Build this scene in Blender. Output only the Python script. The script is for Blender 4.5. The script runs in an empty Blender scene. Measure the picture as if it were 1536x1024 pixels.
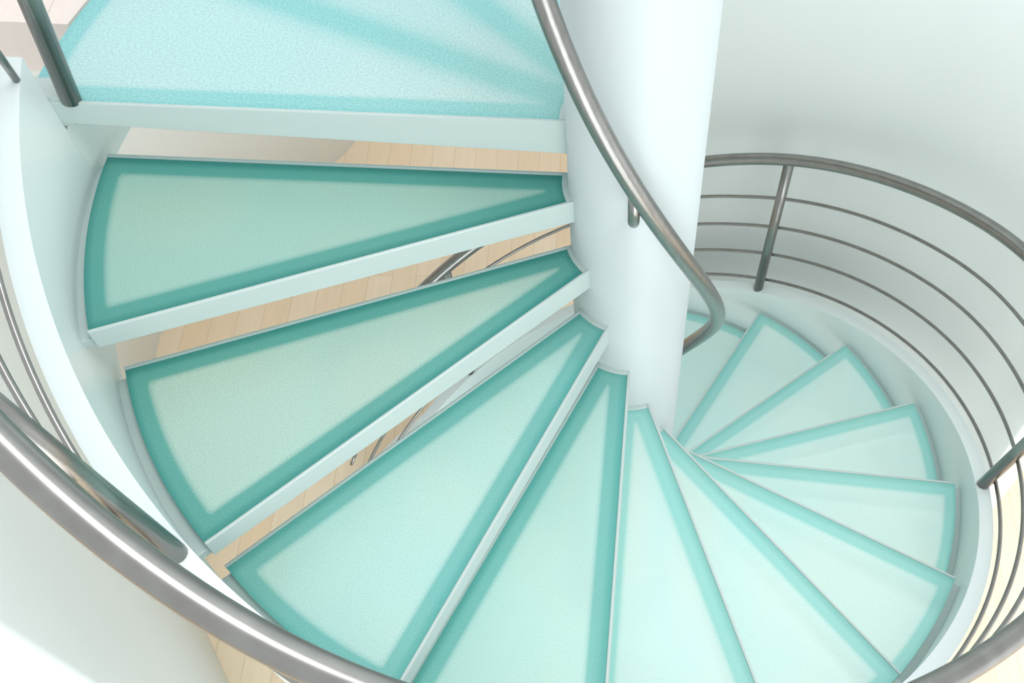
import bpy, math, numpy as np
from mathutils import Vector, Matrix
S=bpy.context.scene
S.view_settings.view_transform='Standard'
h=.1690; DT=.3783; RC=.133; PHI=.404; AI=.0108; AB=-.0928
FLOOR=-2.75; PL=FLOOR+.02
def mat(name):
    m=bpy.data.materials.new(name); m.use_nodes=True; nt=m.node_tree
    return m,nt,nt.nodes['Principled BSDF']
def N(nt,t,**k):
    n=nt.nodes.new(t)
    for a,b in k.items(): setattr(n,a,b)
    return n
def paint(name,col,rough=.35,coat=0):
    m,nt,b=mat(name)
    nz=N(nt,'ShaderNodeTexNoise'); nz.inputs['Scale'].default_value=3; nz.inputs['Detail'].default_value=3
    mx=N(nt,'ShaderNodeMix',data_type='RGBA'); mx.inputs['A'].default_value=(*col,1); mx.inputs['B'].default_value=(*[c*.96 for c in col],1)
    nt.links.new(nz.outputs['Fac'],mx.inputs['Factor']); nt.links.new(mx.outputs['Result'],b.inputs['Base Color'])
    b.inputs['Roughness'].default_value=rough; b.inputs['Coat Weight'].default_value=coat
    return m
M_white=paint('white_painted_steel',(.50,.585,.57),.35)
M_str=paint('white_painted_stringer',(.72,.80,.80),.35)
M_col=paint('column_enamel',(.56,.625,.63),.42)
M_wall=paint('white_plaster',(.92,.965,.965),.6)
M_bounce=paint('white_bounce',(.92,.95,.945),.4)
def steel():
    m,nt,b=mat('brushed_stainless')
    b.inputs['Metallic'].default_value=1; b.inputs['Roughness'].default_value=.28
    nz=N(nt,'ShaderNodeTexNoise'); nz.inputs['Scale'].default_value=60
    cr=N(nt,'ShaderNodeValToRGB'); cr.color_ramp.elements[0].color=(.24,.235,.225,1); cr.color_ramp.elements[1].color=(.36,.355,.34,1)
    nt.links.new(nz.outputs['Fac'],cr.inputs[0]); nt.links.new(cr.outputs[0],b.inputs['Base Color'])
    return m
M_steel=steel()
def glass(name,core,edge,edge2,refr=.12,speck=.06,ns=260):
    m,nt,b=mat(name)
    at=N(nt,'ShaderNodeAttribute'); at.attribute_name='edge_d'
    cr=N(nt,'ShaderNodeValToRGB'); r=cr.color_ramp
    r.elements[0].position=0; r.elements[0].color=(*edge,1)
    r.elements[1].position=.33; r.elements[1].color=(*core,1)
    e=r.elements.new(.10); e.color=(*edge2,1)  # border tint puts the shade of the frame beneath into the glass colour
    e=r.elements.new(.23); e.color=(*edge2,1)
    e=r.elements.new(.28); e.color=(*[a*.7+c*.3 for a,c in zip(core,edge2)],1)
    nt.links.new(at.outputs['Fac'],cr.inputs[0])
    nz=N(nt,'ShaderNodeTexNoise'); nz.inputs['Scale'].default_value=ns; nz.inputs['Detail'].default_value=3
    mx=N(nt,'ShaderNodeMix',data_type='RGBA',blend_type='MULTIPLY'); mx.inputs['Factor'].default_value=1
    cr2=N(nt,'ShaderNodeValToRGB'); cr2.color_ramp.elements[0].position=.3; cr2.color_ramp.elements[0].color=(1-2*speck,1-2*speck,1-2*speck,1); cr2.color_ramp.elements[1].position=.65
    nt.links.new(nz.outputs['Fac'],cr2.inputs[0]); nt.links.new(cr.outputs[0],mx.inputs['A']); nt.links.new(cr2.outputs[0],mx.inputs['B'])
    n2=N(nt,'ShaderNodeTexNoise'); n2.inputs['Scale'].default_value=2.2; n2.inputs['Detail'].default_value=2
    cr3=N(nt,'ShaderNodeValToRGB'); cr3.color_ramp.elements[0].position=.35; cr3.color_ramp.elements[0].color=(.97,1,1,1); cr3.color_ramp.elements[1].position=.7; cr3.color_ramp.elements[1].color=(1.08,1.0,.96,1)
    mx2=N(nt,'ShaderNodeMix',data_type='RGBA',blend_type='MULTIPLY'); mx2.inputs['Factor'].default_value=1
    nt.links.new(n2.outputs['Fac'],cr3.inputs[0]); nt.links.new(mx.outputs['Result'],mx2.inputs['A']); nt.links.new(cr3.outputs[0],mx2.inputs['B'])
    C=mx2.outputs['Result']
    nt.links.new(C,b.inputs['Base Color'])
    b.inputs['Roughness'].default_value=.3
    bp=N(nt,'ShaderNodeBump'); bp.inputs['Strength'].default_value=.12; bp.inputs['Distance'].default_value=.001; nt.links.new(nz.outputs['Fac'],bp.inputs['Height']); nt.links.new(bp.outputs[0],b.inputs['Normal'])
    tr=N(nt,'ShaderNodeBsdfTranslucent'); nt.links.new(C,tr.inputs[0])
    ms=N(nt,'ShaderNodeMixShader'); ms.inputs[0].default_value=.22
    rf=N(nt,'ShaderNodeBsdfRefraction'); rf.inputs['Roughness'].default_value=.4; rf.inputs['IOR'].default_value=1.12; nt.links.new(C,rf.inputs[0])
    ms2=N(nt,'ShaderNodeMixShader'); ms2.inputs[0].default_value=refr
    out=nt.nodes['Material Output']
    nt.links.new(b.outputs[0],ms.inputs[1]); nt.links.new(tr.outputs[0],ms.inputs[2])
    nt.links.new(ms.outputs[0],ms2.inputs[1]); nt.links.new(rf.outputs[0],ms2.inputs[2]); nt.links.new(ms2.outputs[0],out.inputs[0])
    return m
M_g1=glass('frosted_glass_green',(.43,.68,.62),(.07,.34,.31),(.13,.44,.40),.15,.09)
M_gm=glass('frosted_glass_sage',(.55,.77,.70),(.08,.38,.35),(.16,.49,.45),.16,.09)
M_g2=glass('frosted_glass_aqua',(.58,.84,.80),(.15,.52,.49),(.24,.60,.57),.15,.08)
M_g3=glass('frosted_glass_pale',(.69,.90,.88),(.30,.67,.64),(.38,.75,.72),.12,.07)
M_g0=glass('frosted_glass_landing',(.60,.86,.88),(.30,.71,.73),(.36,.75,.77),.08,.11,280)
def wood(name,c1,c2):
    m,nt,b=mat(name)
    tc=N(nt,'ShaderNodeTexCoord'); mp=N(nt,'ShaderNodeMapping'); mp.inputs['Rotation'].default_value=(0,0,math.radians(90))
    br=N(nt,'ShaderNodeTexBrick'); br.inputs['Scale'].default_value=1; br.inputs['Brick Width'].default_value=1.1; br.inputs['Row Height'].default_value=.11
    br.inputs['Mortar Size'].default_value=.0012; br.inputs['Color1'].default_value=(*c1,1); br.inputs['Color2'].default_value=(*c2,1); br.inputs['Mortar'].default_value=(*[c*.8 for c in c2],1)
    nt.links.new(tc.outputs['Object'],mp.inputs[0]); nt.links.new(mp.outputs[0],br.inputs[0])
    nz=N(nt,'ShaderNodeTexNoise'); nz.inputs['Scale'].default_value=6; mp2=N(nt,'ShaderNodeMapping'); mp2.inputs['Scale'].default_value=(8,1,1)
    nt.links.new(tc.outputs['Object'],mp2.inputs[0]); nt.links.new(mp2.outputs[0],nz.inputs[0])
    cr=N(nt,'ShaderNodeValToRGB'); cr.color_ramp.elements[0].color=(.90,.88,.86,1)
    mx=N(nt,'ShaderNodeMix',data_type='RGBA',blend_type='MULTIPLY'); mx.inputs['Factor'].default_value=1
    nt.links.new(nz.outputs['Fac'],cr.inputs[0]); nt.links.new(br.outputs[0],mx.inputs['A']); nt.links.new(cr.outputs[0],mx.inputs['B']); nt.links.new(mx.outputs['Result'],b.inputs['Base Color'])
    b.inputs['Roughness'].default_value=.35
    return m
M_wood=wood('maple_planks',(1.0,.84,.65),(.98,.76,.54))
M_wood2=wood('pale_planks',(.86,.76,.72),(.82,.72,.67))
def obj(name,v,f,m,parent=None,smooth=False):
    me=bpy.data.meshes.new(name); me.from_pydata([tuple(map(float,p)) for p in v],[],f); me.update()
    me.materials.append(m)
    o=bpy.data.objects.new(name,me); bpy.context.collection.objects.link(o)
    if smooth:
        for p in me.polygons: p.use_smooth=True
    if parent: o.parent=parent
    import bmesh
    bm=bmesh.new(); bm.from_mesh(me); bmesh.ops.recalc_face_normals(bm,faces=bm.faces); bm.to_mesh(me); bm.free()
    return o
def empty(name):
    o=bpy.data.objects.new(name,None); bpy.context.collection.objects.link(o); return o
def tube_data(pts,r,n=16,cap=True):
    pts=[Vector(p) for p in pts]; V=[];F=[]
    up=None
    for i,p in enumerate(pts):
        t=(pts[min(i+1,len(pts)-1)]-pts[max(i-1,0)]).normalized()
        if up is None:
            up=Vector((0,0,1)) if abs(t.z)<.9 else Vector((1,0,0))
        a=(up-t*up.dot(t)).normalized(); up=a; b=t.cross(a)
        for k in range(n):
            c=2*math.pi*k/n; V.append(p+r*(math.cos(c)*a+math.sin(c)*b))
    for i in range(len(pts)-1):
        for k in range(n):
            F.append((i*n+k,i*n+(k+1)%n,(i+1)*n+(k+1)%n,(i+1)*n+k))
    if cap: F.append(tuple(range(n))[::-1]); F.append(tuple((len(pts)-1)*n+k for k in range(n)))
    return V,F
def merge(parts):
    V=[];F=[]
    for v,f in parts:
        o=len(V); V+=list(v); F+=[tuple(i+o for i in q) for q in f]
    return V,F
def tube(name,pts,r,m,parent,n=16):
    v,f=tube_data(pts,r,n); return obj(name,v,f,m,parent,True)
def cyl(R,t,z): return (R*math.cos(t),R*math.sin(t),z)
def prism(poly,z0,z1):
    n=len(poly)
    zz=z0 if isinstance(z0,(list,tuple)) else [z0]*n
    V=[(x,y,z1) for x,y in poly]+[(x,y,z) for (x,y),z in zip(poly,zz)]
    F=[tuple(range(n)),tuple(range(2*n-1,n-1,-1))]+[(i,(i+1)%n,n+(i+1)%n,n+i) for i in range(n)]
    return V,F
def bar(a,b,w,z0a,z0b,z1):
    a=np.array(a);b=np.array(b);d=(b-a)/np.linalg.norm(b-a);nrm=np.array([-d[1],d[0]])*w
    return prism([tuple(a),tuple(b),tuple(b+nrm),tuple(a+nrm)],[z0a,z0b,z0b,z0a],z1)
def arcbar(r0,r1,t0,t1,z0,z1,n=24):
    ts=np.linspace(t0,t1,n)
    return prism([(r0*math.cos(t),r0*math.sin(t)) for t in ts]+[(r1*math.cos(t),r1*math.sin(t)) for t in ts[::-1]],z0,z1)
P2=lambda R,t:np.array([R*math.cos(t),R*math.sin(t)])
stair=empty('spiral_staircase')
def lathe(name,prof,m,parent,n=96):
    V=[];F=[]
    for r,z in prof:
        for k in range(n): V.append(cyl(r,2*math.pi*k/n,z))
    for i in range(len(prof)-1):
        for k in range(n): F.append((i*n+k,i*n+(k+1)%n,(i+1)*n+(k+1)%n,(i+1)*n+k))
    return obj(name,V,F,m,parent,True)
lathe('central_column',[(RC+.05,PL),(RC+.05,PL+.015),(RC,PL+.017),(RC,3.2)],M_col,stair)
RW=.0065
def segdist(p,a,b):
    d=b-a; return abs((p[0]-a[0])*d[1]-(p[1]-a[1])*d[0])/np.linalg.norm(d)
def tread(name,tf,tb,tfi,tbi,z,m,do=.048,di=.062,band=.128,rib_shade=(),RO=1.0):
    FOo,FIi,BOo,BIi=P2(RO,tf),P2(RC-.004,tfi),P2(RO,tb),P2(RC-.004,tbi)
    e=empty_child(name)
    parts=[bar(FOo,FIi,-RW,z-do,z-di,z),bar(BOo,BIi,RW,z-do,z-do,z),arcbar(RO-.001,RO+.021,tb,tf,z-do,z-.028),arcbar(RC-.003,RC+.012,tbi,tfi,z-do,z,10)]
    v,f=merge(parts); o=obj('frame',v,f,M_white,e)
    bv=o.modifiers.new('bevel','BEVEL'); bv.width=.0018; bv.segments=2; bv.limit_method='ANGLE'
    ns,nt_=70,40
    V=[];A=[]
    for i in range(ns+1):
        s=i/ns
        for j in range(nt_+1):
            t=j/nt_
            pi=P2(RC+.005,tbi+(tfi-tbi)*t); po=P2(RO-.001,tb+(tf-tb)*t)
            p=pi*(1-s)+po*s; V.append((p[0],p[1],z-.004))
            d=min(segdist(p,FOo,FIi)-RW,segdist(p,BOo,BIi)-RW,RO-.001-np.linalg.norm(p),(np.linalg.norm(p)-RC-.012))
            for rb in rib_shade:
                d=min(d,max(0,segdist(p,P2(1,rb),P2(RC,rb))*.25)+.025)  # dark band put into glass colour, as shade of unbuilt supports beneath
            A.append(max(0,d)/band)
    n=len(V); W=nt_+1; F=[]
    for i in range(ns):
        for j in range(nt_): F.append((i*W+j,(i+1)*W+j,(i+1)*W+j+1,i*W+j+1))
    V2=[(x,y,zz-.022) for x,y,zz in V]
    side=[]
    for j in range(nt_): side+= [(j,j+1,n+j+1,n+j),(ns*W+j+1,ns*W+j,n+ns*W+j,n+ns*W+j+1)]
    for i in range(ns): side+=[((i+1)*W,i*W,n+i*W,n+(i+1)*W),(i*W+nt_,(i+1)*W+nt_,n+(i+1)*W+nt_,n+i*W+nt_)]
    o=obj('glass_panel',V+V2,F+side,m,e)
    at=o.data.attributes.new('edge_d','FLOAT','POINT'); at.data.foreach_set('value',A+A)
    return e
def empty_child(name):
    o=bpy.data.objects.new(name,None); bpy.context.collection.objects.link(o); o.parent=stair; return o
for k in range(1,16):
    tread('tread_%d'%k,k*DT,k*DT-PHI,k*DT+AI,k*DT-PHI+AB,-k*h,{1:M_g1,2:M_gm,3:M_g2,4:M_g2}.get(k,M_g3))  # tints differ per tread: light along the flight put into glass colour
ld=tread('landing',0,-1.75,AI,-1.75,0,M_g0,do=.05,di=.085,rib_shade=(-.40,-.78,-1.2),RO=1.06)
v,f=merge([arcbar(1.0,1.072,-.04,.004,-.06,.010,6)]); obj('corner_plate',v,f,M_white,ld)
def stz(t,H): 
    return H-h*t/DT if t>-.05 else H+h*.05/DT
def band(name,r0,r1,Htop,Hbot,m,parent,t0,t1,n=260):
    V=[];F=[]
    for i in range(n+1):
        t=t0+(t1-t0)*i/n
        zt=max(stz(t,Htop),PL+.01); zb=max(stz(t,Hbot),PL)
        V+=[cyl(r0,t,zt),cyl(r1,t,zt),cyl(r1,t,zb),cyl(r0,t,zb)]
    for i in range(n):
        for k in range(4): F.append((4*i+k,4*i+(k+1)%4,4*i+4+(k+1)%4,4*i+4+k))
    F+= [(0,1,2,3),(4*n+3,4*n+2,4*n+1,4*n)]
    return obj(name,V,F,m,parent)
TE=15*DT+.25
band('stringer',1.02,1.06,.1015,-.25,M_str,stair,.005,TE)
band('landing_stringer',1.02,1.06,-.07,-.25,M_str,stair,-1.75,.004,60)
pos=np.array([.04,1.3942,1.4017]); look=np.array([-.3179,-.1408,-1.]); roll=-.0445
f_=look-pos; f_/=np.linalg.norm(f_); r_=np.cross(f_,[0,-1,.15]); r_/=np.linalg.norm(r_); u_=np.cross(r_,f_)
c,s=math.cos(roll),math.sin(roll); r_,u_=c*r_+s*u_,-s*r_+c*u_
FF=math.exp(7.3413)
HR=.7631
tk=np.array([-1,.4,.9,1.25,1.6,2.05,2.7,3.45,3.75,4.2,4.5,5,6.5]); rk=np.array([1.06,1.065,1.089,1.121,1.124,1.104,1.118,1.143,1.122,1.10,1.075,1.07,1.07])
tt=np.linspace(-1,6.5,400); rr=np.interp(tt,tk,rk); ker=np.hanning(25); ker/=ker.sum(); rr=np.convolve(np.pad(rr,12,'edge'),ker,'valid')
def railR(t): return float(np.interp(t,tt,rr))
rail=empty('stair_railing')
RB=1.04
def RRt(H,t):
    b=1.04 if H==HR else 1.068
    return b+(H-.10)/(HR-.10)*(max(railR(t),1.09 if H!=HR else 0)-b)
def hel(H,t0,t1,n=200): return [cyl(RRt(H,t),t,stz(t,H)) for t in np.linspace(t0,t1,n)]
tube('handrail',hel(HR,-.3,TE,300),.0205,M_steel,rail,24)
for i,H in enumerate((.5756,.427,.278,.1292)):
    tube('rod_%d'%(i+1),hel(H,.005,TE,220),.006,M_steel,rail,8)
for i,t in enumerate((.79,1.90,2.97,4.20,5.35)):
    tube('post_%d'%(i+1),[cyl(RB,t,stz(t,.097)),cyl(railR(t),t,stz(t,HR))],.018,M_steel,rail)
    for j,H in enumerate((.5756,.427,.278,.1292)):
        rp=RB+(H-.10)/(HR-.10)*(railR(t)-RB)
        tube('clip_%d_%d'%(i+1,j+1),[cyl(rp,t,stz(t,H)),cyl(RRt(H,t)+.004,t,stz(t,H))],.007,M_steel,rail,8)
tube('landing_post',[(.987,-.002,-.002),(.875,.052,.68)],.0165,M_steel,rail)
tube('landing_rod',[(1.050,.004,.0),(.96,.14,.30)],.006,M_steel,rail)
ih=empty('inner_handrail')
Ri,Hi=.206,.7341
te=4.05
pts=[cyl(Ri,t,Hi-h*t/DT) for t in np.linspace(-2.6,te,160)]
zE=Hi-h*te/DT
for i in range(1,11):
    u=i/10; pts.append(cyl(Ri-(Ri-RC+.01)*u*u,te+.42*math.sin(u*math.pi/2),zE-.19*u))
tube('rail_tube',pts,.018,M_steel,ih,24)
for j,t in enumerate((-1.2,1.54)):
    z=Hi-h*t/DT
    tube('bracket_%d'%j,[cyl(Ri,t,z-.01),cyl(Ri,t,z-.085),cyl(Ri-.008,t,z-.10),cyl(Ri-.03,t,z-.105),cyl(RC-.01,t,z-.105)],.011,M_steel,ih,12)
def slab(name,x0,x1,y0,y1,z0,z1,m):
    v,f=prism([(x0,y0),(x1,y0),(x1,y1),(x0,y1)],z0,z1); return obj(name,v,f,m)
slab('floor',-5,5,-6,4,FLOOR-.1,FLOOR,M_wood)
v,f=prism([(1.24*math.cos(a),1.24*math.sin(a)) for a in np.linspace(0,2*math.pi,96,endpoint=False)],FLOOR,PL); obj('bounce_disc',v,f,M_bounce)  # white disc added as reflector, brightens the well and lower treads
def catmull(P,n=12):
    P=[np.array(p,float) for p in P]; out=[]
    Q=[2*P[0]-P[1]]+P+[2*P[-1]-P[-2]]
    for i in range(1,len(Q)-2):
        for k in range(n):
            t=k/n; a,b,c,d=Q[i-1:i+3]
            out.append(.5*((2*b)+(-a+c)*t+(2*a-5*b+4*c-d)*t*t+(-a+3*b-3*c+d)*t**3))
    out.append(P[-1]); return out
def wall(name,P,z1,m,th=.12,side=1,z0=FLOOR):
    c=catmull(P); off=[]
    for i,p in enumerate(c):
        t=c[min(i+1,len(c)-1)]-c[max(i-1,0)]; t/=np.linalg.norm(t); off.append(p+np.array([-t[1],t[0]])*th*side)
    n=len(c); V=[];F=[]
    for p,q in zip(c,off):
        V+=[(p[0],p[1],z0),(p[0],p[1],z1),(q[0],q[1],z1),(q[0],q[1],z0)]
    for i in range(n-1):
        for k in range(4): F.append((4*i+k,4*i+(k+1)%4,4*i+4+(k+1)%4,4*i+4+k))
    F+=[(0,1,2,3),(4*n-1,4*n-2,4*n-3,4*n-4)]
    o=obj(name,V,F,m); 
    for p in o.data.polygons: p.use_smooth=len(p.vertices)==4 and abs(p.normal.z)<.5
    return o
wall('wall_right',[cyl(1.27,math.radians(a),0)[:2] for a in (184,195,210,225,240,255,265,273)],3.2,M_wall,side=-1)
wall('wall_left',[(1.15,.75),(1.47,.27),(1.72,-.2),(2.07,-1.21),(1.85,-1.9),(1.40,-2.5),(1.25,-3.4)],.0,M_wall,side=1)
wall('wall_back',[(-4,-4.2),(0,-4.2),(4,-4.2)],3.2,M_wall,side=-1)
poly=[(1.08*math.cos(t),1.08*math.sin(t)) for t in np.linspace(-.2,-1.2,20)]+[(1.0,-3.5),(4.5,-3.5),(4.5,-.2)]
v,f=prism(poly,-.14,-.02); obj('upper_floor',v,f,M_wood2)
w=bpy.data.worlds.new('w'); S.world=w; w.use_nodes=True
bg=w.node_tree.nodes['Background']; bg.inputs[0].default_value=(.95,.99,1,1); bg.inputs[1].default_value=1.04
def area(name,loc,tgt,size,e,col=(1,1,1)):
    l=bpy.data.lights.new(name,'AREA'); l.size=size; l.energy=e; l.color=col; o=bpy.data.objects.new(name,l); bpy.context.collection.objects.link(o)
    o.location=loc; o.rotation_euler=(Vector(tgt)-Vector(loc)).to_track_quat('-Z','Y').to_euler(); return o
area('overhead_fill',(-.9,.9,4.6),(-.8,-.6,-2),1.6,105)  # added overhead lamp for soft direction, no roof opening modelled
area('camera_side_fill',(-1.0,3.2,-.1),(-.9,0,-1.6),2.0,40,(.95,1,1))  # added fill from the camera side for right wall, treads and fascias
area('low_fill',(-1.0,3.0,-1.6),(.1,-1,-2.4),2.2,45,(.97,1,1))  # added low fill to brighten floor and tread undersides
area('side_fill',(-2.8,1.2,-1.2),(1.6,-.6,-2.0),2.2,12,(.95,.99,1))  # added fill from the right, lifts left wall and lower treads
M=Matrix(((r_[0],u_[0],-f_[0],pos[0]),(r_[1],u_[1],-f_[1],pos[1]),(r_[2],u_[2],-f_[2],pos[2]),(0,0,0,1)))
cam=bpy.data.cameras.new('camera'); co=bpy.data.objects.new('camera',cam); bpy.context.collection.objects.link(co); co.matrix_world=M
cam.sensor_width=36; cam.lens=36*FF/1536; cam.shift_x=-345.7/1536; cam.shift_y=9.2/1536; cam.clip_start=.02
S.camera=co
